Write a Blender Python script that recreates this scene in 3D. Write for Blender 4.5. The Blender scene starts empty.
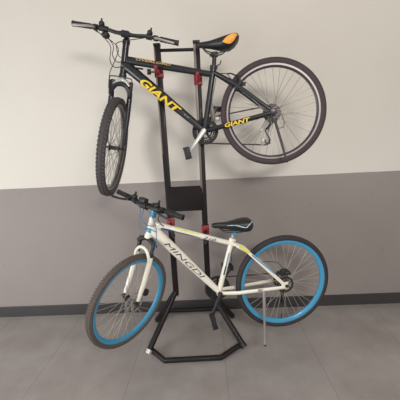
import bpy, bmesh, math, random
from mathutils import Vector, Matrix
random.seed(4)
PI = math.pi
sc = bpy.context.scene
COL = sc.collection

# ------------------------------------------------------------------ camera
F = 300.0
H, DW = 1.4934, 2.5385            # eye height, distance to the wall
pit, yaw, rol = math.radians(10.4), math.radians(1.5), 0.05
EYE = Vector((0, 0, H))
FW = Vector((-math.sin(yaw)*math.cos(pit), math.cos(yaw)*math.cos(pit), -math.sin(pit)))
r0 = Vector((math.cos(yaw), math.sin(yaw), 0)); u0 = r0.cross(FW)
RT = r0*math.cos(rol) - u0*math.sin(rol); UP = u0*math.cos(rol) + r0*math.sin(rol)
def ray(px, py): return FW*F + RT*(px-200) + UP*(200-py)
def at(px, py, Y):
    r = ray(px, py); return EYE + r*(Y/r.y)
def on_z(px, py, z):
    r = ray(px, py); return EYE + r*((z-H)/r.z)
cam = bpy.data.cameras.new('camera'); cam.sensor_width = 36; cam.lens = F/400*36
co = bpy.data.objects.new('camera', cam); COL.objects.link(co)
m = Matrix((RT, UP, -FW)).transposed().to_4x4(); m.translation = EYE
co.matrix_world = m; sc.camera = co

# --------------------------------------------------------------- materials
def lin(c): 
    c /= 255.0
    return c/12.92 if c <= .04045 else ((c+.055)/1.055)**2.4
def rgb(r, g, b): return (lin(r), lin(g), lin(b), 1)
def mat(name, col, rough=.5, metal=0., var=.08, scale=30., bump=0., coat=0.):
    M = bpy.data.materials.new(name); M.use_nodes = True
    nt = M.node_tree; b = nt.nodes['Principled BSDF']
    b.inputs['Roughness'].default_value = rough; b.inputs['Metallic'].default_value = metal
    b.inputs['Coat Weight'].default_value = coat
    tc = nt.nodes.new('ShaderNodeTexCoord'); no = nt.nodes.new('ShaderNodeTexNoise')
    no.inputs['Scale'].default_value = scale; no.inputs['Detail'].default_value = 3
    nt.links.new(tc.outputs['Object'], no.inputs['Vector'])
    mx = nt.nodes.new('ShaderNodeMix'); mx.data_type = 'RGBA'
    c = rgb(*col)
    mx.inputs[6].default_value = tuple(v*(1-var) for v in c[:3])+(1,)
    mx.inputs[7].default_value = tuple(min(1, v*(1+var)) for v in c[:3])+(1,)
    nt.links.new(no.outputs['Fac'], mx.inputs[0]); nt.links.new(mx.outputs[2], b.inputs['Base Color'])
    if bump:
        bp = nt.nodes.new('ShaderNodeBump'); bp.inputs['Strength'].default_value = bump
        bp.inputs['Distance'].default_value = .002
        nt.links.new(no.outputs['Fac'], bp.inputs['Height']); nt.links.new(bp.outputs['Normal'], b.inputs['Normal'])
    return M
M_pipe = mat('pale_blue_piping', (176, 204, 216), .5)
M_black = mat('gloss_black_paint', (26, 27, 32), .38, 0, .1, 20, coat=.15)
M_plastic = mat('black_plastic', (34, 33, 35), .5)
M_darkmetal = mat('dark_steel', (58, 53, 53), .45, .3)
M_rub_u = mat('tyre_rubber_brown', (66, 54, 56), .75, 0, .12, 60, .3)
M_rub_k = mat('tyre_rubber_grey', (74, 69, 69), .8, 0, .15, 60, .3)
M_rub_l = mat('tyre_rubber_dark', (50, 45, 46), .75, 0, .12, 60, .3)
M_rub_f = mat('tyre_rubber_dusty', (92, 82, 76), .85, 0, .15, 60, .3)
M_silver = mat('brushed_silver', (214, 210, 205), .35, .5)
M_spoke = mat('spoke_steel', (150, 140, 130), .4, .5)
M_spoke_l = mat('bright_spoke_steel', (176, 168, 160), .45, .3)
M_alloy = mat('grey_alloy', (165, 160, 156), .4, .4)
M_white = mat('white_paint', (240, 234, 218), .3, 0, .03, 10, coat=.4)
M_blue = mat('sky_blue_anodised', (66, 150, 190), .35, 0, .05, 10, coat=.3)
M_bluecable = mat('blue_cable', (70, 118, 160), .45)
M_yellow = mat('yellow_decal', (236, 200, 44), .45, 0, .05)
M_orange = mat('orange_saddle_vinyl', (240, 168, 70), .5, 0, .05)
M_gold = mat('gold_decal', (204, 170, 104), .45)
M_char = mat('charcoal_decal', (62, 56, 58), .5)
M_navy = mat('navy_decal', (40, 66, 120), .5)
M_lime = mat('lime_decal', (220, 220, 60), .5)
M_saddle = mat('black_saddle_vinyl', (30, 29, 31), .42, 0, .1, 80, .2)
M_red = mat('red_rubber_sleeve', (158, 52, 54), .5, 0, .1, 40)
M_track2 = mat('machined_rim_wall', (150, 142, 140), .4, .3)
M_stand = mat('stand_black_steel', (34, 29, 30), .5, .0, .12, 12, coat=.05)
M_stand.node_tree.nodes['Principled BSDF'].inputs['Specular IOR Level'].default_value = .25
M_board = mat('board_black_laminate', (32, 27, 26), .7, 0, .1, 14)
M_board.node_tree.nodes['Principled BSDF'].inputs['Specular IOR Level'].default_value = .2
M_strip = mat('grey_upright_strip', (128, 118, 112), .45, .3, .08)
M_rimdark = mat('rim_dark', (72, 66, 68), .4, .4)

def wall_mat():
    M = bpy.data.materials.new('two_tone_wall_paint'); M.use_nodes = True
    nt = M.node_tree; N = nt.nodes.new; L = nt.links.new; b = nt.nodes['Principled BSDF']
    b.inputs['Roughness'].default_value = .62; b.inputs['Specular IOR Level'].default_value = .3
    ge = N('ShaderNodeNewGeometry'); sp = N('ShaderNodeSeparateXYZ'); L(ge.outputs['Position'], sp.inputs[0])
    no = N('ShaderNodeTexNoise'); no.inputs['Scale'].default_value = 1.3; no.inputs['Detail'].default_value = 5
    L(ge.outputs['Position'], no.inputs['Vector'])
    n2 = N('ShaderNodeTexNoise'); n2.inputs['Scale'].default_value = 6; n2.inputs['Detail'].default_value = 6
    L(ge.outputs['Position'], n2.inputs['Vector'])
    st = N('ShaderNodeMath'); st.operation = 'GREATER_THAN'; st.inputs[1].default_value = 1.2
    w = N('ShaderNodeMath'); w.operation = 'MULTIPLY_ADD'; w.inputs[1].default_value = .006; L(n2.outputs['Fac'], w.inputs[0])
    sb = N('ShaderNodeMath'); sb.operation = 'SUBTRACT'; sb.inputs[1].default_value = .003
    L(sp.outputs['Z'], w.inputs[2]); L(w.outputs[0], sb.inputs[0]); L(sb.outputs[0], st.inputs[0])
    def two(a, c, f):
        mx = N('ShaderNodeMix'); mx.data_type = 'RGBA'; mx.inputs[6].default_value = rgb(*a); mx.inputs[7].default_value = rgb(*c)
        L(f, mx.inputs[0]); return mx.outputs[2]
    up = two((213, 206, 196), (222, 216, 206), no.outputs['Fac'])
    lo = two((142, 132, 128), (156, 147, 142), no.outputs['Fac'])
    mx = N('ShaderNodeMix'); mx.data_type = 'RGBA'; L(st.outputs[0], mx.inputs[0]); L(lo, mx.inputs[6]); L(up, mx.inputs[7])
    # scuffs on the lower band
    sc_ = N('ShaderNodeTexNoise'); sc_.inputs['Scale'].default_value = 9; sc_.inputs['Detail'].default_value = 4
    L(ge.outputs['Position'], sc_.inputs['Vector'])
    rp = N('ShaderNodeMapRange'); rp.inputs[1].default_value = .66; rp.inputs[2].default_value = .8; rp.inputs[4].default_value = .35
    L(sc_.outputs['Fac'], rp.inputs[0])
    inv = N('ShaderNodeMath'); inv.operation = 'SUBTRACT'; inv.inputs[0].default_value = 1; L(st.outputs[0], inv.inputs[1])
    ml = N('ShaderNodeMath'); ml.operation = 'MULTIPLY'; L(rp.outputs[0], ml.inputs[0]); L(inv.outputs[0], ml.inputs[1])
    m3 = N('ShaderNodeMix'); m3.data_type = 'RGBA'; L(ml.outputs[0], m3.inputs[0]); L(mx.outputs[2], m3.inputs[6]); m3.inputs[7].default_value = rgb(122, 112, 108)
    L(m3.outputs[2], b.inputs['Base Color'])
    bp = N('ShaderNodeBump'); bp.inputs['Strength'].default_value = .15; bp.inputs['Distance'].default_value = .01
    L(n2.outputs['Fac'], bp.inputs['Height']); L(bp.outputs['Normal'], b.inputs['Normal'])
    return M
def floor_mat():
    M = bpy.data.materials.new('grey_stone_tiles'); M.use_nodes = True
    nt = M.node_tree; N = nt.nodes.new; L = nt.links.new; b = nt.nodes['Principled BSDF']
    ge = N('ShaderNodeNewGeometry'); sp = N('ShaderNodeSeparateXYZ'); L(ge.outputs['Position'], sp.inputs[0])
    def line(axis, off, per, wd):
        a = N('ShaderNodeMath'); a.operation = 'ADD'; a.inputs[1].default_value = per*40-off+per/2; L(sp.outputs[axis], a.inputs[0])
        p = N('ShaderNodeMath'); p.operation = 'MODULO'; p.inputs[1].default_value = per; L(a.outputs[0], p.inputs[0])
        s = N('ShaderNodeMath'); s.operation = 'SUBTRACT'; s.inputs[1].default_value = per/2; L(p.outputs[0], s.inputs[0])
        ab = N('ShaderNodeMath'); ab.operation = 'ABSOLUTE'; L(s.outputs[0], ab.inputs[0])
        lt = N('ShaderNodeMath'); lt.operation = 'LESS_THAN'; lt.inputs[1].default_value = wd; L(ab.outputs[0], lt.inputs[0])
        return lt.outputs[0]
    l1 = line('X', .073, .64, .0022); l2 = line('Y', 1.2, 1.28, .0022)
    mxm = N('ShaderNodeMath'); mxm.operation = 'MAXIMUM'; L(l1, mxm.inputs[0]); L(l2, mxm.inputs[1])
    n1 = N('ShaderNodeTexNoise'); n1.inputs['Scale'].default_value = 2.6; n1.inputs['Detail'].default_value = 7; n1.inputs['Roughness'].default_value = .6
    L(ge.outputs['Position'], n1.inputs['Vector'])
    cr = N('ShaderNodeValToRGB'); cr.color_ramp.elements[0].position = .3; cr.color_ramp.elements[0].color = rgb(143, 135, 131)
    cr.color_ramp.elements[1].position = .7; cr.color_ramp.elements[1].color = rgb(167, 160, 156)
    L(n1.outputs['Fac'], cr.inputs[0])
    n3 = N('ShaderNodeTexNoise'); n3.inputs['Scale'].default_value = 14; n3.inputs['Detail'].default_value = 6; L(ge.outputs['Position'], n3.inputs['Vector'])
    sm = N('ShaderNodeMapRange'); sm.inputs[1].default_value = .6; sm.inputs[2].default_value = .75; sm.inputs[4].default_value = .3; L(n3.outputs['Fac'], sm.inputs[0])
    m0 = N('ShaderNodeMix'); m0.data_type = 'RGBA'; L(sm.outputs[0], m0.inputs[0]); L(cr.outputs[0], m0.inputs[6]); m0.inputs[7].default_value = rgb(162, 154, 150)
    mm = N('ShaderNodeMath'); mm.operation = 'MULTIPLY'; mm.inputs[1].default_value = .4; L(mxm.outputs[0], mm.inputs[0])
    m1 = N('ShaderNodeMix'); m1.data_type = 'RGBA'; L(mm.outputs[0], m1.inputs[0]); L(m0.outputs[2], m1.inputs[6]); m1.inputs[7].default_value = rgb(92, 84, 80)
    L(m1.outputs[2], b.inputs['Base Color'])
    b.inputs['Roughness'].default_value = .42; b.inputs['Specular IOR Level'].default_value = .35
    return M

# ---------------------------------------------------------------- builders
def link(name, bm, M, parent=None, smooth=True):
    bmesh.ops.recalc_face_normals(bm, faces=bm.faces)
    me = bpy.data.meshes.new(name); bm.to_mesh(me); bm.free()
    if smooth:
        me.polygons.foreach_set('use_smooth', [True]*len(me.polygons))
        try: me.set_sharp_from_angle(angle=math.radians(40))
        except Exception: pass
    if M: me.materials.append(M)
    o = bpy.data.objects.new(name, me); COL.objects.link(o)
    if parent: o.parent = parent
    return o
def BM(): return bmesh.new()
def ringset(bm, rings, closed=False, caps=True):
    vs = [[bm.verts.new(p) for p in r] for r in rings]
    n = len(vs[0]); k = len(vs)
    for i in range(k if closed else k-1):
        a, b = vs[i], vs[(i+1) % k]
        for j in range(n):
            bm.faces.new((a[j], a[(j+1) % n], b[(j+1) % n], b[j]))
    if caps and not closed:
        bm.faces.new(vs[0][::-1]); bm.faces.new(vs[-1])
def tube(bm, pts, r, seg=12, ref=None, closed=False, T=None):
    """r: number, list, or list of (half height, half lateral); lateral direction = ref"""
    pts = [Vector(p) for p in pts]; n = len(pts)
    if not isinstance(r, (list,)): r = [r]*n
    r = [(q, q) if not isinstance(q, tuple) else q for q in r]
    rings = []; prev = Vector(ref) if ref is not None else None
    for i, p in enumerate(pts):
        if closed: t = pts[(i+1) % n]-pts[i-1]
        elif i == 0: t = pts[1]-p
        elif i == n-1: t = p-pts[i-1]
        else: t = (pts[i+1]-p).normalized()+(p-pts[i-1]).normalized()
        t.normalize()
        if prev is None: prev = t.orthogonal()
        lat = prev - t*prev.dot(t)
        if lat.length < 1e-6: lat = t.orthogonal()
        lat.normalize()
        if ref is None: prev = lat
        nor = t.cross(lat)
        k = 1.0
        if 0 < i < n-1 and not closed:
            c = (pts[i+1]-p).normalized().dot((p-pts[i-1]).normalized()); k = 1/max(.5, math.sqrt((1+c)/2))
        rings.append([p+nor*(r[i][0]*math.cos(a)*(k if ref is not None else 1))+lat*(r[i][1]*math.sin(a)) for a in [2*PI*j/seg for j in range(seg)]])
    if T: rings = [[T @ q for q in rg] for rg in rings]
    ringset(bm, rings, closed)
def smoothpath(pts, k=5):
    pts = [Vector(p) for p in pts]; out = []
    for i in range(len(pts)-1):
        p0 = pts[max(0, i-1)]; p1 = pts[i]; p2 = pts[i+1]; p3 = pts[min(len(pts)-1, i+2)]
        for j in range(k):
            t = j/k
            out.append(.5*((2*p1)+(p2-p0)*t+(2*p0-5*p1+4*p2-p3)*t*t+(3*p1-p0-3*p2+p3)*t**3))
    out.append(pts[-1]); return out
def lathe(bm, prof, T, seg=48, closed=True):
    """prof: (radius, axial) loop; axis = local y"""
    rings = []
    for i in range(seg):
        a = 2*PI*i/seg
        rings.append([T @ Vector((r*math.cos(a), y, r*math.sin(a))) for r, y in prof])
    vs = [[bm.verts.new(p) for p in rg] for rg in rings]; n = len(prof)
    for i in range(seg):
        a, b = vs[i], vs[(i+1) % seg]
        for j in range(n if closed else n-1):
            bm.faces.new((a[j], a[(j+1) % n], b[(j+1) % n], b[j]))
    if not closed:
        bm.faces.new([v[0] for v in vs]); bm.faces.new([v[-1] for v in vs][::-1])
def box(bm, c, s, T=None, bev=0.):
    T = T or Matrix()
    b2 = bmesh.new(); bmesh.ops.create_cube(b2, size=1)
    for v in b2.verts: v.co = Vector((v.co.x*s[0], v.co.y*s[1], v.co.z*s[2]))
    if bev: bmesh.ops.bevel(b2, geom=b2.edges[:], offset=bev, segments=2, affect='EDGES', profile=.5)
    mp = {}
    for v in b2.verts: mp[v.index] = bm.verts.new(T @ (v.co+Vector(c)))
    for f in b2.faces: bm.faces.new([mp[v.index] for v in f.verts])
    b2.free()
def ball(bm, c, r, T=None, s=(1, 1, 1)):
    T = T or Matrix()
    b2 = bmesh.new(); bmesh.ops.create_uvsphere(b2, u_segments=16, v_segments=10, radius=r)
    mp = {}
    for v in b2.verts: mp[v.index] = bm.verts.new(T @ (Vector((v.co.x*s[0], v.co.y*s[1], v.co.z*s[2]))+Vector(c)))
    for f in b2.faces: bm.faces.new([mp[v.index] for v in f.verts])
    b2.free()
def gear(bm, R, r_in, n, y, th, T, tooth=.004):
    rings = []
    N = n*4
    outer = [(R if (i % 4) < 2 else R-tooth) for i in range(N)]
    for yy in (y-th/2, y+th/2):
        rings.append([T @ Vector((outer[i]*math.cos(2*PI*i/N), yy, outer[i]*math.sin(2*PI*i/N))) for i in range(N)])
    inn = []
    for yy in (y+th/2, y-th/2):
        inn.append([T @ Vector((r_in*math.cos(2*PI*i/N), yy, r_in*math.sin(2*PI*i/N))) for i in range(N)])
    ringset(bm, rings+inn, closed=True)
def thing(name, label, cat, loc, rz=0., group=None):
    o = bpy.data.objects.new(name, None); COL.objects.link(o); o.location = loc; o.rotation_euler = (0, 0, rz)
    o.empty_display_size = .1; o['label'] = label; o['category'] = cat
    if group: o['group'] = group
    return o

def text(name, body, A, B, height, M, parent, Rc, lat=-1, shear=.2, off=.012, drop=0., rise=.0012, oval=1.0):
    """lettering wrapped on the camera side of a tube; A->B is the centre line of the word in the bike's own frame"""
    cu = bpy.data.curves.new(name, 'FONT'); cu.body = body; cu.shear = shear; cu.offset = off
    cu.resolution_u = 4
    to = bpy.data.objects.new(name, cu); COL.objects.link(to)
    bpy.context.view_layer.update()
    me = bpy.data.meshes.new_from_object(to.evaluated_get(bpy.context.evaluated_depsgraph_get()))
    bpy.data.objects.remove(to); bpy.data.curves.remove(cu)
    bm = bmesh.new(); bm.from_mesh(me); bpy.data.meshes.remove(me)
    xs = [v.co.x for v in bm.verts]; ys = [v.co.y for v in bm.verts]
    x0, x1, y0, y1 = min(xs), max(xs), min(ys), max(ys)
    for k in range(1, 8):
        bmesh.ops.bisect_plane(bm, geom=bm.verts[:]+bm.edges[:]+bm.faces[:], plane_co=(0, y0+(y1-y0)*k/8, 0), plane_no=(0, 1, 0))
    A, B = Vector(A), Vector(B); d = (B-A); Ln = d.length; d.normalize()
    L = Vector((0, lat, 0)); nn = (L.cross(d))
    if nn.z < 0: nn = -nn
    for v in bm.verts:
        s = (v.co.x-x0)/(x1-x0)*Ln; h = ((v.co.y-y0)/(y1-y0)-.5)*height+drop
        dep = oval*math.sqrt(max(0, Rc*Rc-h*h))/Rc*Rc
        v.co = A+d*s+nn*h+L*(dep+rise)
    return link(name, bm, M, parent, smooth=False)

# -------------------------------------------------------------------- bike
class Bike:
    def __init__(s, rear, front, label, name='bicycle'):
        s.O = rear; d = rear-front; s.rz = math.atan2(d.y, d.x)
        s.W = Matrix.Translation(rear) @ Matrix.Rotation(s.rz, 4, 'Z'); s.Wi = s.W.inverted()
        s.root = thing(name, label, 'bicycle', rear, s.rz)
    def P(s, px, py, n=0.):
        o = s.Wi @ EYE; d = s.Wi.to_3x3() @ ray(px, py)
        return o+d*((n-o.y)/d.y)
    def steer(s, top, bottom, theta):
        A, B = s.P(*top), s.P(*bottom); s.A, s.B = A, B
        u = (A-B).normalized(); lat = Vector((0, 1, 0)); X = lat.cross(u)
        b = Matrix((X, lat, u)).transposed().to_4x4(); b.translation = B
        s.S0 = b; s.S = b @ Matrix.Rotation(theta, 4, 'Z'); s.u = u; s.HT = (A-B).length
    def part(s, name, bm, M, parent=None, **k): return link(name, bm, M, parent or s.root, **k)

def wheel(bk, name, T, R, tw, th, tyre_m, rim_o, rim_i, rim_m, style, rim_w=.013, knobs=0, knob_m=None, nsp=36, hub_m=None, band=None, sp_m=None):
    """T places the wheel: axis = y, centre at the origin"""
    bm = BM()
    prof = [(rim_o-.004, -rim_w), (rim_o+.002, -rim_w), (rim_o+.002, -rim_w+.003), (rim_o-.006, -rim_w+.004), (rim_o-.006, rim_w-.004),
            (rim_o+.002, rim_w-.003), (rim_o+.002, rim_w), (rim_o-.004, rim_w), (rim_i+.006, rim_w*.75), (rim_i, rim_w*.35), (rim_i, -rim_w*.35), (rim_i+.006, -rim_w*.75)]
    lathe(bm, prof, T, 96)
    w = bk.part(name, bm, rim_m)
    bm = BM(); rc = R-th/2-.002 if knobs else R-th/2
    a_r = (R-(.004 if knobs else 0)-(rim_o-.003))/2; cr = rim_o-.003+a_r
    lathe(bm, [(cr+a_r*math.cos(2*PI*k/16), tw/2*math.sin(2*PI*k/16)) for k in range(16)], T, 96)
    if knobs:
        for k in range(knobs):
            for yy, dr, wd in ((-.36, -.0035, .010), (0, 0, .012), (.36, -.0035, .010)):
                a = 2*PI*(k+(0.5 if yy == 0 else 0))/knobs
                box(bm, (R-.0062+dr, tw*yy, 0), (.009, wd, R*2*PI/knobs*.55), T @ Matrix.Rotation(a, 4, 'Y'))
    link('tyre', bm, tyre_m, w, smooth=True)
    if band:
        bm = BM(); lathe(bm, [(band[0], -rim_w-.0008), (band[1], -rim_w-.0008), (band[1], rim_w+.0008), (band[0], rim_w+.0008)], T, 96)
        link('brake_track', bm, band[2], w)
    bm = BM()
    lathe(bm, [(.006, -.052), (.006, -.036), (.024, -.034), (.024, -.029), (.014, -.024), (.014, .024), (.024, .029), (.024, .034), (.006, .036), (.006, .052)], T, 24, closed=False)
    link('hub', bm, hub_m or M_alloy, w)
    for k in range(nsp):
        side = -1 if k % 2 else 1
        a = 2*PI*k/nsp; off = (1 if (k//2) % 2 else -1)*math.radians(62)
        p0 = Vector((.022*math.cos(a+off), side*.0315, .022*math.sin(a+off)))
        p1 = Vector(((rim_i+.003)*math.cos(a), side*.002, (rim_i+.003)*math.sin(a)))
        bm = BM(); tube(bm, [p0, p1], .00145, 5, T=T); link('spoke', bm, sp_m or M_spoke, w)
    if style == 'reflector':
        bm = BM(); a = math.radians(250); rr = (rim_i+.05)*.6
        box(bm, (rr*math.cos(a), 0, rr*math.sin(a)), (.02, .012, .045), T, .003)
        link('spoke_reflector', bm, M_alloy, w)
    if style == 'valve':
        bm = BM(); a = math.radians(268)
        tube(bm, [Vector((rim_i*math.cos(a), 0, rim_i*math.sin(a))), Vector(((rim_i-.035)*math.cos(a), 0, (rim_i-.035)*math.sin(a)))], .0035, 8, T=T)
        link('valve', bm, M_plastic, w)
    return w

def rotor(bk, w, T, R=.08, y=-.04, M=M_darkmetal):
    bm = BM(); lathe(bm, [(R, y-.001), (R-.014, y-.001), (R-.014, y+.001), (R, y+.001)], T, 48)
    lathe(bm, [(.026, y-.002), (.008, y-.002), (.008, y+.002), (.026, y+.002)], T, 24)
    for k in range(6):
        a = 2*PI*k/6
        tube(bm, [Vector((.022*math.cos(a), y, .022*math.sin(a))), Vector(((R-.007)*math.cos(a+.5), y, (R-.007)*math.sin(a+.5)))], .0028, 6, T=T)
    link('brake_disc', bm, M, w)

def saddle(bk, secs, name='saddle', patch=None, stripes=None):
    """secs: (px, top py, bottom py, half width)"""
    sec = []
    for px, ty, by, w in secs:
        a = bk.P(px, ty); b = bk.P(px, by); sec.append((a.x, a.z, b.z, w))
    def surf(t, th, k=1.0):
        i = min(int(t), len(sec)-2); f = t-i; q = [sec[i][j]*(1-f)+sec[i+1][j]*f for j in range(4)]
        x, zt, zb, w = q; zc = zt*.55+zb*.45
        c, s_ = math.cos(th), math.sin(th)
        y = w*math.copysign(abs(c)**.8, c); z = (zt-zc)*abs(s_)**.8 if s_ > 0 else -(zc-zb)*abs(s_)**1.1
        return Vector((x, y*k, zc+z*k))
    bm = BM(); n = (len(sec)-1)*3
    ringset(bm, [[surf(i/3, 2*PI*j/20) for j in range(20)] for i in range(n+1)])
    o = bk.part(name, bm, M_saddle)
    return o, surf

def pedal(bk, crank, c, th=0.):
    T = Matrix.Translation(c) @ Matrix.Rotation(th, 4, 'Y') @ Matrix.Scale(.85, 4)
    bm = BM()
    box(bm, (0, 0, 0), (.034, .085, .036), T, .005)
    for sx in (-1, 1):
        box(bm, (sx*.04, 0, 0), (.010, .09, .040), T, .002)
    for sy in (-1, 0, 1): box(bm, (0, sy*.04, 0), (.088, .010, .036), T, .002)
    link('pedal', bm, M_plastic, crank)

def drivetrain(bk, bb, hub, ringR, arm_len, crank_px, far_px, arm_m, y_ch=.045):
    T = Matrix.Translation(bb)
    bm = BM()
    for R, y in ((ringR, y_ch+.004), (ringR*.82, y_ch-.004), (ringR*.64, y_ch-.011)):
        gear(bm, R, R-.012, int(R*420), y, .003, T)
    for k in range(5):
        a = 2*PI*k/5+.3
        tube(bm, [T @ Vector((.012*math.cos(a), y_ch, .012*math.sin(a))), T @ Vector(((ringR-.008)*math.cos(a), y_ch, (ringR-.008)*math.sin(a)))], [(.009, .003), (.006, .003)], 8, ref=(0, 1, 0))
    lathe(bm, [(ringR+.006, y_ch+.010), (ringR-.016, y_ch+.010), (ringR-.016, y_ch+.012), (ringR+.006, y_ch+.012)], T, 48)
    bk.part('chainring', bm, M_plastic)
    bm = BM(); lathe(bm, [(.017, -.052), (.017, .04), ], T, 20, closed=False); bk.part('bottom_bracket', bm, M_darkmetal)
    arms = []
    for nm, pt, y0, y1 in (('near', crank_px, -.052, -.078), ('far', far_px, y_ch+.016, y_ch+.04)):
        e = bk.P(pt[0], pt[1], y1); s0 = bb+Vector((0, y0, 0))
        d = (e-s0); d.y = 0; e = s0+d.normalized()*arm_len+Vector((0, y1-y0, 0))
        bm = BM(); tube(bm, [s0-d.normalized()*.014, s0, s0.lerp(e, .5), e, e+d.normalized()*.01], [(.01, .007), (.017, .008), (.012, .007), (.014, .007), (.008, .006)], 12, ref=(0, 1, 0))
        lathe(bm, [(.011, y0-.006), (.011, y0+.006)], T, 16, closed=False)
        c = bk.part('crank_arm', bm, arm_m if nm == 'near' else M_darkmetal)
        sg = -1 if nm == 'near' else 1
        bm = BM(); tube(bm, [e, e+Vector((0, sg*.02, 0))], .006, 8); link('pedal_axle', bm, M_darkmetal, c)
        pedal(bk, c, e+Vector((0, sg*.06, 0)), math.radians(78 if nm == 'near' else 8))
    # cassette
    T2 = Matrix.Translation(hub)
    bm = BM()
    for k in range(7): gear(bm, .06-.006*k, .012, int((.06-.006*k)*480), .034+.0042*k, .0022, T2, .003)
    bk.part('cassette', bm, M_darkmetal)
    # derailleur
    dm = T2 @ Vector((-.012, .056, -.068))
    return dm

def chain(bk, bb, hub, R1, R2, dm, y, M=M_darkmetal):
    # closed run: over the ring, along the top to the sprocket, round it, down through the jockey wheels and back
    pts = []
    d = (hub-bb); a0 = math.atan2(d.z, d.x)
    for k in range(13):
        a = a0+PI*.52+PI*.98*k/12; pts.append(bb+Vector((R1*math.cos(a), 0, R1*math.sin(a))))
    j2 = dm+Vector((.0, 0, -.075)); j1 = dm
    pts.append(Vector((j2.x-.012, 0, j2.z-.022))); pts.append(Vector((j2.x+.016, 0, j2.z-.014))); pts.append(Vector((j2.x+.018, 0, j2.z+.012)))
    pts.append(Vector((j1.x-.014, 0, j1.z-.004)))
    pts.append(Vector((hub.x+R2*.7, 0, hub.z-R2*.7)))
    for k in range(7):
        a = a0-PI*.2+PI*.7*k/6; pts.append(hub+Vector((R2*math.cos(a), 0, R2*math.sin(a))))
    pts = [Vector((p.x, y, p.z)) for p in pts]
    bm = BM(); tube(bm, pts, [(.0045, .003)]*len(pts), 6, ref=(0, 1, 0), closed=True)
    bk.part('chain', bm, M)
def derailleur(bk, hub, dm, M):
    j1 = dm; j2 = dm+Vector((.0, 0, -.075))
    bm = BM()
    tube(bm, [hub+Vector((0, .062, -.012)), hub+Vector((.008, .07, -.04)), j1+Vector((0, .012, 0))], [(.009, .006), (.013, .008), (.010, .006)], 10, ref=(0, 1, 0))
    for y in (-.008, .008):
        tube(bm, [j1+Vector((0, y, .006)), j2+Vector((0, y, -.006))], [(.010, .0018), (.008, .0018)], 8, ref=(0, 1, 0))
    d = bk.part('rear_derailleur', bm, M)
    for j in (j1, j2):
        bm = BM(); gear(bm, .019, .005, 11, 0, .006, Matrix.Translation(j), .004); link('jockey_wheel', bm, M_plastic, d)

def grips_levers(bk, hb, S, zb, half, rise, sweep, xb, grip_m, lever_m, L=.12, lever_dn=.03, shifter=True):
    """bar points in steering frame: x back, y lateral, z up"""
    def bp(y):
        a = abs(y); t = min(1, max(0, (a-.05)/.09)); t = t*t*(3-2*t)
        return Vector((xb+sweep*max(0, a-.06), y, zb+rise*t))
    ys = [-half+2*half*k/32 for k in range(33)]
    bm = BM(); tube(bm, [bp(y) for y in ys], [.0155 if abs(y) < .03 else .0115 for y in ys], 12, T=S)
    bar = bk.part('handlebar', bm, hb)
    for sg in (-1, 1):
        bm = BM(); a = [bp(sg*(half-L+L*k/10)) for k in range(11)]
        tube(bm, a, [.0165 if k % 2 else .0155 for k in range(10)]+[.0175], 14, T=S); link('grip', bm, grip_m, bar)
        c = bp(sg*(half-L-.025))
        bm = BM(); tube(bm, [bp(sg*(half-L-.04)), bp(sg*(half-L-.012))], .017, 12, T=S)
        box(bm, c+Vector((-.02, 0, -.008)), (.035, .026, .02), S, .004)
        br = link('lever_clamp', bm, M_plastic, bar)
        o = bp(sg*(half-L-.03))
        bm = BM(); tube(bm, smoothpath([o+Vector((-.03, 0, -.01)), o+Vector((-.052, sg*.02, -.014)), o+Vector((-.055, sg*.07, -lever_dn)), o+Vector((-.05, sg*.125, -lever_dn-.004))], 4),
             [(.006, .008)]*13, 8, T=S)
        link('brake_lever', bm, lever_m, bar)
        if shifter:
            c = bp(sg*(half-L-.065))
            bm = BM(); tube(bm, [bp(sg*(half-L-.085)), bp(sg*(half-L-.05))], .018, 12, T=S)
            ball(bm, c+Vector((-.006, 0, .022)), .02, S, (1, .9, .9))
            box(bm, c+Vector((-.0, sg*.004, .042)), (.012, .01, .026), S, .003)
            link('shifter', bm, M_plastic, bar)
    return bar, bp

# ------------------------------------------------------------------ setting
def struct(name, bm, M):
    o = link(name, bm, M, smooth=False); o['kind'] = 'structure'; return o
X0, X1, Y0 = -3.2, 3.4, -1.6
bm = BM(); box(bm, ((X0+X1)/2, (Y0+DW)/2, -.05), (X1-X0, DW-Y0+.0, .1)); struct('floor', bm, floor_mat())
bm = BM(); box(bm, ((X0+X1)/2, DW+.06, 1.5), (X1-X0, .12, 3.2)); struct('wall_back', bm, wall_mat())
bm = BM(); box(bm, ((X0+X1)/2, DW-.006, .05), (X1-X0, .012, .101), None, .002)
M_base = mat('dark_grey_skirting_tile', (62, 58, 59), .4, 0, .15, 5)
struct('baseboard_back', bm, M_base)
bm = BM(); box(bm, ((X0+X1)/2, (Y0+DW)/2, 3.15), (X1-X0, DW-Y0, .1)); struct('unseen_ceiling', bm, mat('white_ceiling_paint', (225, 222, 216), .8))  # unseen slab overhead, added to block world light and darken the upper wall

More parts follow.
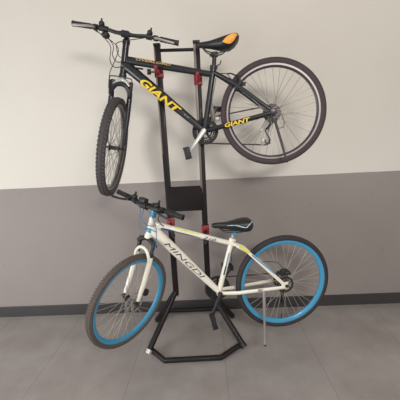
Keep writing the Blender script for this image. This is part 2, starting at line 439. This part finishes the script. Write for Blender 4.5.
# =================================================================== stand
def postY(z): return 2.20-.055*(z-.35)/1.8
def atp(px, py):      # on the plane of the uprights
    Y = 2.17
    for _ in range(6): Y = postY(at(px, py, Y).z)
    return at(px, py, Y)
PL1, PL0 = atp(157, 46), atp(176, 291)
PR1, PR0 = atp(196.3, 43), atp(208.5, 293)
PR0.z = PL0.z = .335
cx = (PL0.x+PR0.x)/2
st = thing('bicycle_stand', 'black steel two-bike floor stand with red cradle sleeves against two-tone wall', 'bike stand', (cx, 2.2, 0))
SI = Matrix.Translation((cx, 2.2, 0)).inverted()
def sl(p): return SI @ Vector(p)
hexi = []
for (a, b, nm) in ((PL0, PL1, 'l'), (PR0, PR1, 'r')):
    d = (b-a).normalized(); lat = Vector((1, 0, 0)); lat = (lat-d*lat.dot(d)).normalized(); nn = d.cross(lat)
    B4 = Matrix((lat, nn, d)).transposed().to_4x4(); B4.translation = sl(a)
    Ln = (b-a).length
    bm = BM(); box(bm, (0, 0, Ln/2), (.042, .042, Ln), B4, .005)
    up = link('upright', bm, M_stand, st)
    bm = BM(); box(bm, (0, 0, Ln+.006), (.047, .047, .014), B4, .004); link('end_cap', bm, M_plastic, up)
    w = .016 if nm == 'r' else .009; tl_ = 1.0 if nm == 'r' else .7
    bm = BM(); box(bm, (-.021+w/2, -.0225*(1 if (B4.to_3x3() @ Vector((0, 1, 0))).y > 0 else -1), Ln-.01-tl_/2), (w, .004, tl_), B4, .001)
    link('grey_strip', bm, M_strip, up)  # lighter grey strip along the left of the front face, upper part
tl, tr = atp(159, 50.5), atp(195, 49.5)
bm = BM(); tube(bm, [sl(tl), sl(tr)], .0105, 12); link('top_crossbar', bm, M_stand, st)
# board between the uprights
a, b = atp(169, 187), atp(203.5, 209.5)
bm = BM(); box(bm, sl(((a.x+b.x)/2, (a.y+b.y)/2-.012, (a.z+b.z)/2)), (b.x-a.x, .03, a.z-b.z), None, .003); link('board', bm, M_board, st)
# legs and floor bars
FLf, FRf = on_z(149, 351, .03), on_z(243.2, 345, .03)
RLf, RRf = on_z(158, 319, .03), on_z(231.5, 315, .03)
for top, fs in ((PL0, (FLf, RLf)), (PR0, (FRf, RRf))):
    t = sl(top)
    for fpt in fs:
        q = sl(fpt); dd = (q-(t+Vector((0, 0, .03)))).normalized()
        bm = BM(); tube(bm, [t+Vector((0, 0, .035)), q+dd*.004], [(.021, .021)]*2, 14); lg = link('leg', bm, M_stand, st)
        e0, e1 = q-dd*.012, q+dd*.016
        bm = BM(); tube(bm, [e0, e1], .0235, 14)
        link('foot_cap', bm, M_silver if fpt is FLf else M_plastic, lg)
bf = [sl(on_z(x, y, .022)) for x, y in ((151, 349), (165, 360.5), (221, 357.5), (240, 345))]
bm = BM(); tube(bm, bf, .0185, 14); link('front_floor_bar', bm, M_stand, st)
yb = 2.488
rb = [sl(on_z(159.5, 318, .03)), sl((on_z(168, 314, .03).x+.012, yb, .03)), sl((on_z(223, 311, .03).x, yb, .03)), sl(on_z(230.5, 314.5, .03))]
bm = BM(); tube(bm, rb, .0185, 14); link('rear_floor_bar', bm, M_stand, st)

# ============================================================== upper bike
ub = Bike(Vector((.456, 2.0, 1.677)), Vector((-.642, 2.09, 1.51)),
          'black mountain bike with yellow lettering hung on the top cradle of the stand')
P = ub.P
bb = P(204.5, 131); hub = Vector((0, 0, 0)); hub = P(272.6, 112.4)
ub.steer((126.4, 41), (122.6, 77.5), math.radians(98))
tt0, tt1 = P(126, 60), P(212, 74.5)
st_top = P(213.3, 69)
bm = BM(); Lt = (0, 1, 0)
tube(bm, [tt0, tt0.lerp(tt1, .5), tt1], [(.025, .02), (.023, .019), (.018, .017)], 18, ref=Lt)
dt0 = P(127, 66.5)
tube(bm, [P(123.5, 64), dt0, dt0.lerp(bb, .5), bb], [(.030, .024), (.034, .026), (.029, .026), (.020, .022)], 18, ref=Lt)
tube(bm, [st_top, bb], [(.0185, .0175), (.0175, .0175)], 16, ref=Lt)
tube(bm, [ub.A+ub.u*.004, ub.B-ub.u*.004], [.021, .021], 18)
tube(bm, [ub.A+ub.u*.004, ub.A-ub.u*.02], .0245, 18); tube(bm, [ub.B+ub.u*.02, ub.B-ub.u*.004], .0245, 18)
lathe(bm, [(.022, -.034), (.022, .034)], Matrix.Translation(bb), 20, closed=False)
for sg in (-1, 1):
    y = sg*.062
    tube(bm, [st_top+Vector((0, sg*.014, -.02)), P(232, 83)+Vector((0, sg*.045, 0)), hub+Vector((-.02, y, .012))], [(.011, .009), (.0125, .009), (.012, .007)], 10, ref=Lt)
    tube(bm, [bb+Vector((.01, sg*.03, .0)), P(222, 126.5)+Vector((0, sg*.042, 0)), hub+Vector((-.02, y, -.006))], [(.014, .01), (.0135, .01), (.012, .007)], 10, ref=Lt)
    box(bm, hub+Vector((-.008, y, 0)), (.045, .006, .04), None, .002)
tube(bm, [P(233, 84)+Vector((0, -.045, 0)), P(233, 84)+Vector((0, .045, 0))], .009, 10)
tube(bm, [P(233, 124)+Vector((-.02, -.042, 0)), P(233, 124)+Vector((-.02, .042, 0))], .009, 10)
tube(bm, [P(131, 67.5), P(143, 69)], .006, 8)
fr = ub.part('frame', bm, M_black)
dirD = (bb-dt0).normalized()
text('down_tube_lettering', 'GIANT', P(142.5, 80.8, -.02), P(180.5, 112.4, -.02), .050, M_yellow, fr, .0325, shear=.28, off=.035, drop=-.002, oval=.85)
text('top_tube_lettering', 'OVERLORD', P(136.5, 61.3, -.02), P(171, 67.0, -.02), .014, M_gold, fr, .023, shear=.15, off=.02, drop=.009, oval=.86)
cs0 = P(224.8, 125.6, -.055); cs1 = P(250, 119.3, -.06)
def flat_text(name, body, A, B, h, M, parent, shear=.2, off=.01):
    return text(name, body, A, B, h, M, parent, 10.0, shear=shear, off=off, rise=0.0, oval=0.0)
flat_text('chainstay_lettering', 'GIANT', cs0+Vector((0, -.012, 0)), cs1+Vector((0, -.015, 0)), .026, M_yellow, fr, off=.03)
flat_text('downtube_small_lettering', '4.0', P(183.5, 113.5, -.045), P(189, 118, -.045), .008, M_alloy, fr)
# seatpost, saddle
bm = BM(); tube(bm, [st_top-Vector((0, 0, .02)), P(214.5, 55.5)], .0135, 14); sp_ = ub.part('seatpost', bm, M_plastic)
bm = BM(); a = st_top; dpp = (P(214.5, 55.5)-st_top).normalized(); tube(bm, [a-dpp*.004, a+dpp*.02], .0225, 16)
tube(bm, [a+Vector((.02, -.02, .012)), a+Vector((.024, .03, .014))], .005, 8)
tube(bm, smoothpath([a+Vector((.02, -.022, .012)), P(220, 64, -.03), P(221, 60.5, -.03)], 3), .004, 8)
ub.part('seat_clamp', bm, M_darkmetal)
bm = BM(); c = P(214.5, 54.5)
box(bm, c, (.045, .04, .028), None, .006); tube(bm, [c+Vector((0, -.03, 0)), c+Vector((0, .03, 0))], .008, 10)
tube(bm, [c+Vector((-.03, -.02, -.01)), c+Vector((-.01, -.02, .0))], .008, 8)
ub.part('saddle_clamp', bm, M_darkmetal)
for sg in (-1, 1):
    bm = BM(); y = Vector((0, sg*.022, 0))
    tube(bm, smoothpath([P(202, 47)+y*.4, P(207, 52)+y, P(215, 54)+y, P(222, 53)+y, P(229, 46)+y*1.3], 4), .0038, 8); ub.part('saddle_rail', bm, M_darkmetal)
sd, surf = saddle(ub, [(196.5, 44.2, 46.6, .010), (198.5, 42.8, 48, .018), (204, 42, 48.5, .022), (210, 41, 49, .030), (216, 39.4, 50, .045), (222, 37.6, 51.5, .062), (229, 35.6, 50.5, .074), (234, 34.4, 47, .074), (237.5, 34.8, 42.5, .058), (239, 36.5, 39, .030)])
bm = BM(); rows = []
for i in range(17):
    t = 5.05+2.9*i/16; wv = math.sin(PI*(i+.3)/16.6)
    cen = math.radians(180+10-14*(i/16)); hw = math.radians(36)*wv
    rows.append([surf(t, cen-hw+2*hw*j/8, 1.03) for j in range(9)])
vs = [[bm.verts.new(p) for p in r] for r in rows]
for i in range(16):
    for j in range(8): bm.faces.new((vs[i][j], vs[i][j+1], vs[i+1][j+1], vs[i+1][j]))
pt = link('saddle_panel', bm, M_orange, sd); pt['label'] = 'orange side panel'
bm = BM(); rows = [[surf(5.3+2.6*i/10, math.radians(0-24+48*j/8)*math.sin(PI*(i+.4)/10.8), 1.03) for j in range(9)] for i in range(11)]
vs = [[bm.verts.new(p) for p in r] for r in rows]
for i in range(10):
    for j in range(8): bm.faces.new((vs[i][j], vs[i][j+1], vs[i+1][j+1], vs[i+1][j]))
pt = link('saddle_panel', bm, M_orange, sd); pt['label'] = 'orange side panel'
# wheels
Trear = Matrix.Translation(hub)
wheel(ub, 'rear_wheel', Trear, .333, .042, .045, M_rub_u, .295, .272, M_rimdark, 'reflector', knobs=0, band=(.284, .2935, M_track2), hub_m=M_darkmetal)
fh = P(114, 147.5); S = ub.S; lh = (S.inverted() @ fh)
Lf = -( (ub.S0.inverted() @ fh).z ); 
Tf = S @ Matrix.Translation((-.035, 0, -Lf))
wheel(ub, 'front_wheel', Tf, .332, .052, .05, M_rub_k, .288, .268, M_rimdark, 'plain', knobs=80, band=(.277, .2865, M_track2), hub_m=M_darkmetal)
# fork
bm = BM(); S_ = S
tube(bm, [(0, 0, .0), (0, 0, -.03)], .019, 14, T=S)
fork_parts = []
def fork(bk, S, L, rake, crown_m, stan_m, low_m, arch_m, arch_z, sp=.058, crown_z=-.03, archw=.012, cr_sp=None):
    cs = cr_sp or sp
    bm = BM(); tube(bm, [(0, 0, .002), (0, 0, crown_z)], .020, 16, T=S)
    tube(bm, smoothpath([(0, -cs-.012, crown_z-.032), (0, -cs*.7, crown_z-.006), (0, 0, crown_z+.006), (0, cs*.7, crown_z-.006), (0, cs+.012, crown_z-.032)], 4), [(.017, .019)]*17, 12, ref=(1, 0, 0), T=S)
    fk = bk.part('fork', bm, crown_m)
    for sg in (-1, 1):
        bm = BM(); tube(bm, [(0, sg*sp, crown_z+.0), (-.004, sg*sp, arch_z-.05)], .0135, 14, T=S); link('stanchion', bm, stan_m, fk)
        bm = BM(); tube(bm, [(-.003, sg*sp, arch_z-.012), (-.005, sg*sp, arch_z-.05), (-.014, sg*(sp+.002), arch_z-.18), (-rake+.006, sg*(sp+.001), -L+.05), (-rake+.003, sg*sp, -L+.026)],
                        [.0155, .0175, .0165, .014, .012], 14, T=S); link('fork_leg', bm, low_m, fk)
    bm = BM(); tube(bm, smoothpath([(-.015, -sp, arch_z-.045), (-.022, -sp*.95, arch_z-.01), (-.026, -sp*.55, arch_z+.026), (-.027, 0, arch_z+.036), (-.026, sp*.55, arch_z+.026), (-.022, sp*.95, arch_z-.01), (-.015, sp, arch_z-.045)], 4),
                    [(archw, .010)]*25, 10, ref=(1, 0, 0), T=S); link('fork_arch', bm, arch_m, fk)
    for sg in (-1, 1):
        bm = BM(); tube(bm, [(-rake+.003, sg*sp, -L+.032), (-rake, sg*sp, -L-.012)], [(.011, .005)]*2, 8, ref=(0, 1, 0), T=S); link('dropout', bm, M_darkmetal, fk)
    bm = BM(); tube(bm, [(-rake, -sp-.022, -L), (-rake, sp+.022, -L)], .007, 10, T=S); link('axle', bm, M_darkmetal, fk)
    return fk
bm.free()
fk = fork(ub, S, Lf, .035, M_silver, M_black, M_black, M_black, -.082, sp=.06, crown_z=-.022, archw=.014, cr_sp=.036)
# wire brake bracket round the silver crown
bm = BM(); tube(bm, smoothpath([(-.04, -.072, -.085), (-.045, -.072, -.02), (-.045, -.05, -.006), (-.045, .05, -.006), (-.045, .072, -.02), (-.04, .072, -.085)], 4), .0035, 8, T=S)
for sg in (-1, 1): tube(bm, [(-.03, sg*.066, -.12), (-.038, sg*.07, -.03)], [(.008, .006)]*2, 8, T=S)
link('v_brake', bm, M_darkmetal, fk)
# stem + bar
zb = ub.HT+.018
bm = BM(); tube(bm, [(0, 0, ub.HT), (0, 0, zb+.012)], .0185, 14, T=S); tube(bm, [(0, 0, zb), (-.05, 0, zb+.008)], .016, 14, T=S)
tube(bm, [(-.05, -.022, zb+.008), (-.05, .022, zb+.008)], .021, 14, T=S); tube(bm, [(0, 0, zb+.012), (0, 0, zb+.02)], .02, 14, T=S)
ub.part('stem', bm, M_black)
hbU, bpU = grips_levers(ub, M_black, S, zb+.008, .335, .012, .10, -.05, M_plastic, M_alloy, lever_dn=.02)
bm = BM(); ball(bm, bpU(.12)+Vector((-.0, 0, -.036)), .026, S, (1, 1, .8)); tube(bm, [bpU(.11), bpU(.13)], .016, 12, T=S); link('bell', bm, M_plastic, hbU)
# cables
def cable(bk, pts, M=M_plastic, r=.0026):
    bm = BM(); tube(bm, smoothpath(pts, 7), r, 7); bk.part('cable', bm, M)
Sv = lambda x, y, z: S @ Vector((x, y, z))
cable(ub, [Sv(-.07, .18, zb), P(110, 45, -.02), P(110, 60, -.03), P(114, 67, -.03), P(121, 67, -.03), P(127, 67, -.03)])
cable(ub, [Sv(-.07, .14, zb), P(113, 45, -.02), P(112.5, 55, -.03), P(117, 62, -.03), P(124, 61, -.03)])
cable(ub, [Sv(-.07, .2, zb), P(117, 46, -.02), P(115, 60, -.03), P(110, 72, -.03), P(109, 82, -.03)])
cable(ub, [Sv(-.07, -.12, zb), P(119, 42, -.05), P(116.5, 47, -.05), P(119, 56, -.05), P(124, 58, -.04)])
cable(ub, [P(217, 74, -.02), P(223, 73.5, -.03), P(227, 74, -.04), P(231, 79, -.05), P(234, 83, -.05)])
cable(ub, [P(216, 78, -.03), P(214, 90, -.03), P(210.5, 108, -.03), P(207, 126, -.03)], r=.002)
# rear v-brake
bm = BM()
for sg in (-1, 1):
    tube(bm, [P(236.5, 90)+Vector((0, sg*.045, 0)), P(238.5, 84)+Vector((.01, sg*.045, .0)), P(236.5, 78)+Vector((.012, sg*.035, 0))], [(.009, .007), (.011, .008), (.007, .006)], 10, ref=Lt)
    box(bm, P(243, 84)+Vector((0, sg*.03, 0)), (.035, .012, .014), None, .003)
tube(bm, smoothpath([P(236.5, 78)+Vector((.012, -.035, 0)), P(231, 73.5), P(227, 74)], 4), .0045, 8)
ub.part('v_brake', bm, M_plastic)
dm = drivetrain(ub, bb, hub, .083, .17, (187.5, 155), (216, 108), M_silver)
dm = P(267, 130, .056)
chain(ub, bb, hub, .083, .05, dm, .045)
derailleur(ub, hub, dm, M_alloy)
bm = BM(); tube(bm, smoothpath([hub+Vector((-.02, .05, -.03)), P(264, 126, .03), P(261, 131, .02)], 3), [(.012, .006)]*7, 8, ref=Lt)
ub.part('derailleur_guard', bm, M_silver)
bm = BM(); tube(bm, smoothpath([hub+Vector((.035, .06, -.10)), P(284, 126, .06), P(282, 115, .06), P(277, 109, .06)], 4), .0025, 6); ub.part('cable', bm, M_plastic)
# front derailleur, silver, behind the seat tube
bm = BM(); c = P(212.5, 117, .01)
tube(bm, [P(211, 104, .0), P(212, 112, .02), P(214, 120, .04)], [(.012, .009), (.017, .012), (.010, .012)], 10, ref=Lt)
box(bm, P(215.5, 119, .045), (.06, .012, .03), None, .003)
ub.part('front_derailleur', bm, M_alloy)
# kickstand
bm = BM(); k0, k1 = P(274.5, 119, -.07), P(286.8, 161, -.1)
tube(bm, [k0, k0.lerp(k1, .12), k1], [.012, .0085, .007], 10); box(bm, k0, (.03, .014, .04), None, .003); ball(bm, k1, .01)
ub.part('kickstand', bm, M_darkmetal)

# ============================================================== lower bike
lb = Bike(Vector((.538, 2.02, .502)), Vector((-.549, 1.84, .49)),
          'white mountain bike with sky blue rims hung low on the stand cradle')
P = lb.P
hub = P(282.8, 281.8); bb = P(219, 291.5)
lb.steer((152.6, 218), (148.3, 237), math.radians(46))
bm = BM()
tt0, tt1 = P(155, 224.5), P(230, 243)
st_top = P(231.8, 240.5)
tube(bm, [tt0, tt0.lerp(tt1, .5), tt1], [(.021, .018), (.0185, .0165), (.016, .016)], 18, ref=Lt)
dt0 = P(154, 231)
tube(bm, [P(150.5, 228), dt0, dt0.lerp(bb, .5), bb], [(.028, .022), (.037, .024), (.029, .024), (.019, .02)], 18, ref=Lt)
tube(bm, [st_top, bb], [(.018, .0175), (.018, .0175)], 16, ref=Lt)
tube(bm, [lb.A+lb.u*.004, lb.B-lb.u*.004], [.021, .022], 18)
tube(bm, [lb.B+lb.u*.022, lb.B-lb.u*.004], .026, 18)
lathe(bm, [(.022, -.034), (.022, .034)], Matrix.Translation(bb), 20, closed=False)
for sg in (-1, 1):
    y = sg*.062
    tube(bm, [st_top+Vector((-.01, sg*.012, -.012)), P(245, 249)+Vector((0, sg*.044, 0)), hub+Vector((-.02, y, .014))], [(.0105, .009), (.011, .009), (.012, .006)], 10, ref=Lt)
    tube(bm, [bb+Vector((.01, sg*.03, .0)), P(236, 290.2)+Vector((0, sg*.042, 0)), hub+Vector((-.02, y, -.010))], [(.0135, .01), (.0135, .01), (.012, .006)], 10, ref=Lt)
    box(bm, hub+Vector((-.012, y, .004)), (.05, .006, .05), None, .002)
tube(bm, [P(250, 253.5)+Vector((0, -.045, 0)), P(250, 253.5)+Vector((0, .045, 0))], .008, 10)
tube(bm, [P(238, 291)+Vector((0, -.042, 0)), P(238, 291)+Vector((0, .042, 0))], .008, 10)
fr = lb.part('frame', bm, M_white)
text('down_tube_lettering', 'MINGDI', P(165.4, 241.3, -.02), P(203.5, 276.2, -.02), .028, M_char, fr, .033, shear=.3, off=.0, drop=-.001, oval=.78)
text('top_tube_lettering', '210', P(203, 236.6, -.018), P(215.5, 239.7, -.018), .018, M_navy, fr, .0185, shear=.35, off=.01, oval=.9)
def band(name, A, B, h, drop, M, Rc, oval, taper=.35):
    A, B = Vector(A), Vector(B); d = (B-A).normalized(); L = Vector((0, -1, 0)); nn = L.cross(d); nn = -nn if nn.z < 0 else nn
    bm = BM(); rows = []
    for i in range(9):
        q = A.lerp(B, i/8); k = h*(taper+(1-taper)*math.sin(PI*min(1, .15+i/9)))
        rows.append([bm.verts.new(q+nn*(drop+k*(j/4-.5))+L*(oval*math.sqrt(max(0, Rc*Rc-(drop+k*(j/4-.5))**2))+.0012)) for j in range(5)])
    for i in range(8):
        for j in range(4): bm.faces.new((rows[i][j], rows[i][j+1], rows[i+1][j+1], rows[i+1][j]))
    link(name, bm, M, fr)
band('navy_stripe', P(161, 227.3), P(177, 231), .013, -.003, M_navy, .019, .92)
band('lime_stripe', P(174, 228.6), P(198, 234.9), .007, .009, M_lime, .019, .92)
band('grey_stripe', P(176, 230.6), P(200, 236.6), .006, -.004, M_char, .0185, .92)
sv0, sv1 = P(238, 244.5, -.036), P(249, 251.5, -.05)
def stay_band(name, A, B, M, h=.008):
    A, B = Vector(A), Vector(B); bm = BM(); tube(bm, [A, B], [(h, .002)]*2, 8, ref=(0, 1, 0)); link(name, bm, M, fr)
stay_band('lime_stripe', P(240, 246.4, -.048), P(249, 252.8, -.056), M_lime, .008)
stay_band('blue_stripe', P(252, 255.0, -.059), P(275, 273.6, -.069), M_blue, .004)
stay_band('blue_stripe', P(225.5, 268, -.0185), P(229, 253, -.0185), M_blue, .004)
stay_band('navy_stripe', P(223.8, 275, -.0185), P(226, 266, -.0185), M_char, .005)
bm = BM()
for sg in (-1, 1): lathe(bm, [(.0115, sg*.064), (.0115, sg*.074)], Matrix.Translation(hub), 12, closed=False); lathe(bm, [(.006, sg*.074), (.006, sg*.08)], Matrix.Translation(hub), 10, closed=False)
lb.part('axle_nuts', bm, M_darkmetal)
# seatpost & saddle
bm = BM(); tube(bm, [st_top-(P(234, 232)-st_top).normalized()*.02, P(234, 232.5)], .0135, 14); lb.part('seatpost', bm, M_alloy)
bm = BM(); dpp = (P(234, 232)-st_top).normalized(); tube(bm, [st_top-dpp*.006, st_top+dpp*.016], .0215, 16); tube(bm, [st_top+Vector((.018, -.02, .005)), st_top+Vector((.018, .02, .005))], .005, 8)
lb.part('seat_clamp', bm, M_white)
bm = BM(); c = P(234, 232.5); box(bm, c, (.045, .036, .026), None, .006); tube(bm, [c+Vector((0, -.028, 0)), c+Vector((0, .028, 0))], .008, 10); lb.part('saddle_clamp', bm, M_blue)
for sg in (-1, 1):
    bm = BM(); y = Vector((0, sg*.022, 0))
    tube(bm, smoothpath([P(217, 227)+y*.4, P(224, 231)+y, P(235, 231.5)+y, P(242, 231)+y, P(247, 227)+y*1.3], 4), .0038, 8); lb.part('saddle_rail', bm, M_darkmetal)
sd, surf = saddle(lb, [(211.6, 224.6, 227, .010), (213.5, 223.2, 228, .018), (219, 222.6, 228.6, .023), (226, 222, 229, .032), (232.5, 220.6, 230, .046), (238, 219.2, 231, .062), (244, 218, 231.4, .072), (248.5, 218, 230.4, .070), (251, 219.6, 228.2, .048), (251.8, 222, 226, .025)])
for off in (0, .35):
    bm = BM(); pp = [surf(t+off*.2, math.radians(a), 1.01) for t, a in ((3.0+off, 172), (4.0+off, 168), (5.0+off*.8, 180), (5.7+off*.5, 188), (6.3, 174-off*20), (7.2-off, 150), (7.6-off, 135))]
    tube(bm, smoothpath(pp, 4), .0019, 6); pt = link('saddle_piping', bm, M_pipe, sd); pt['label'] = 'pale blue chevron line'
# wheels
Trear = Matrix.Translation(hub)
w = wheel(lb, 'rear_wheel', Trear, .346, .046, .04, M_rub_l, .310, .284, M_blue, 'valve', rim_w=.015, hub_m=M_darkmetal, sp_m=M_spoke_l)
rotor(lb, w, Trear, .060, -.044)
S = lb.S; fh = P(133.5, 299); Lf = -((lb.S0.inverted() @ fh).z)
Tf = S @ Matrix.Translation((-.035, 0, -Lf))
w = wheel(lb, 'front_wheel', Tf, .325, .046, .038, M_rub_f, .290, .267, M_blue, 'plain', rim_w=.015, knobs=110, hub_m=M_darkmetal, sp_m=M_spoke_l)
rotor(lb, w, Tf, .076, -.038, M_alloy)
fk = fork(lb, S, Lf, .035, M_plastic, M_plastic, M_white, M_white, -.105, sp=.062, crown_z=-.014, archw=.011)
bm = BM(); box(bm, (.03, -.058, -Lf+.07), (.03, .026, .042), S, .005); ball(bm, (.04, -.062, -Lf+.072), .011, S); link('brake_caliper', bm, M_plastic, fk)
zb = lb.HT+.075
bm = BM(); tube(bm, [(0, 0, lb.HT), (0, 0, zb+.014)], .0195, 14, T=S)
sm_ = lb.part('steerer_spacer', bm, M_blue)
bm = BM(); tube(bm, [(0, 0, zb), (-.095, 0, zb+.012)], .017, 14, T=S)
tube(bm, [(-.095, -.024, zb+.008), (-.095, .024, zb+.008)], .022, 14, T=S); tube(bm, [(0, 0, zb+.014), (0, 0, zb+.022)], .021, 14, T=S)
lb.part('stem', bm, M_plastic)
bm = BM(); tube(bm, [(0, 0, .035), (0, 0, .062)], .0235, 16, T=S); lb.part('head_tube_ring', bm, M_blue)
hbL, bpL = grips_levers(lb, M_plastic, S, zb+.008, .284, .012, .12, -.095, M_plastic, M_plastic, lever_dn=.02)
bm = BM(); box(bm, bpL(.02)+Vector((-.0, 0, .03)), (.04, .055, .028), S, .008); link('headlamp', bm, M_plastic, hbL)
Sv = lambda x, y, z: S @ Vector((x, y, z))
cable(lb, [Sv(-.08, .17, zb), P(139.5, 207, 0), P(139.5, 220, -.02), P(141, 228, -.02), P(149, 229, -.03), P(156, 232, -.03)], M_bluecable)
cable(lb, [Sv(-.08, .13, zb), P(143, 208, 0), P(142, 218, -.02), P(147, 225, -.03), P(156, 226, -.03)], M_bluecable)
cable(lb, [Sv(-.08, .1, zb), P(149, 212, -.06), P(154, 221, -.06), P(156.5, 232, -.07), P(156, 245, -.07), P(153, 254, -.07)], M_bluecable)
cable(lb, [Sv(-.08, -.14, zb), P(158, 218, -.06), P(160, 223, -.04), P(164, 226.5, -.03)], M_plastic)
cable(lb, [P(262, 262, -.06), P(270, 261.5, -.06), P(278, 263, -.06), P(283.5, 269, -.065)], M_plastic, .0022)
cable(lb, [P(232, 262, -.03), P(231, 256, -.03), P(233, 249, -.03), P(236, 246, -.03)], M_plastic, .0022)
bm = BM(); c = P(284, 272, -.05)
box(bm, c, (.05, .03, .045), None, .008); ball(bm, c+Vector((.02, -.014, .0)), .018); box(bm, c+Vector((-.03, 0, .002)), (.04, .018, .02), None, .004); tube(bm, [c+Vector((.03, 0, -.0)), c+Vector((.045, 0, -.02))], .009, 8)
lb.part('brake_caliper', bm, M_plastic)
dm = drivetrain(lb, bb, hub, .085, .15, (209, 322), (229, 270), M_plastic)
dm = P(282, 291, .056)
chain(lb, bb, hub, .085, .05, dm, .045)
derailleur(lb, hub, dm, M_plastic)
bm = BM(); k0, k1 = P(264, 291, -.06), P(265, 345, -.11)
tube(bm, [k0, k0.lerp(k1, .45), k0.lerp(k1, .46), k1], [.011, .011, .0085, .0085], 10); box(bm, P(263.5, 290.5, -.052), (.085, .016, .03), None, .004)
kk = lb.part('kickstand', bm, M_alloy)
bm = BM(); ball(bm, k1, .010); link('kickstand_foot', bm, M_plastic, kk)

# ============================================ cradle arms under the top tubes
def cradle(dx, side_post, bike, zbot, ybike, knob=False):
    a, b = (PL0, PL1) if side_post == 'l' else (PR0, PR1)
    t = (zbot-a.z)/(b.z-a.z); c = a.lerp(b, t)
    bm = BM(); box(bm, sl(c), (.056, .056, .07), None, .005)
    clp = link('cradle_sleeve', bm, M_red, st)
    y1 = ybike-.045
    bm = BM(); r = .0115
    pts = [sl((c.x, c.y-.02, zbot-r)), sl((c.x+dx, y1+.012, zbot-r)), sl((c.x+dx, y1-.012, zbot-r+.012)), sl((c.x+dx, y1-.018, zbot+.004))]
    tube(bm, pts, [r, r, r, r*.9], 12); link('cradle_arm', bm, M_stand if bike == 'lo' else M_red, clp)
    if knob:
        bm = BM(); tube(bm, [sl((c.x-.025, c.y-.02, zbot)), sl((c.x-.062, c.y-.03, zbot))], .005, 8)
        tube(bm, [sl((c.x-.05, c.y-.03, zbot)), sl((c.x-.074, c.y-.035, zbot))], .018, 10); link('clamp_knob', bm, M_plastic, clp)
def bike_at_x(bk, x):     # y of the bike's plane at world x
    return bk.O.y+math.tan(bk.rz)*(x-bk.O.x)
def tube_bottom(bk, p, q, rr, x):
    a = bk.W @ p; b = bk.W @ q; t = (x-a.x)/(b.x-a.x); return a.lerp(b, t).z-rr
P = ub.P; uT = (P(126, 60), P(212, 74.5)); lT = (lb.P(155, 224.5), lb.P(230, 243))
for side, cxp in (('l', .0), ('r', .0)):
    a, b = (PL0, PL1) if side == 'l' else (PR0, PR1)
    for bk, tt, rr, nm in ((ub, uT, .0235, 'up'), (lb, lT, .0185, 'lo')):
        xx = a.lerp(b, .9 if nm == 'up' else .27).x
        x0_ = xx; xx += .055 if (side == 'l' and nm == 'lo') else 0
        z = tube_bottom(bk, tt[0], tt[1], rr+(.0015 if nm == 'up' or side == 'r' else .0045), xx)
        cradle(xx-x0_, side, nm, z, bike_at_x(bk, xx), knob=(side == 'l' and nm == 'up'))

# ------------------------------------------------------------------- light
wd = bpy.data.worlds.new('world'); sc.world = wd; wd.use_nodes = True
bg = wd.node_tree.nodes['Background']; bg.inputs[0].default_value = (.95, .97, 1, 1); bg.inputs[1].default_value = .47
def area(name, loc, target, size, sy, power, col):
    l = bpy.data.lights.new(name, 'AREA'); l.shape = 'RECTANGLE'; l.size = size; l.size_y = sy; l.energy = power; l.color = col
    o = bpy.data.objects.new(name, l); COL.objects.link(o); o.location = loc
    o.rotation_euler = (Vector(target)-Vector(loc)).to_track_quat('-Z', 'Y').to_euler()
area('window_light', (-3.1, -.1, 1.0), (-.3, 2.1, .3), 1.3, 1.5, 68, (.95, .98, 1))
area('ceiling_lamp', (.9, -1.5, 2.5), (.15, 2.4, .75), 1.1, .45, 66, (1, .95, .9))
vs_ = sc.view_settings; vs_.view_transform = 'Standard'; vs_.look = 'None'; vs_.exposure = 0; vs_.gamma = 1; vs_.use_curve_mapping = False
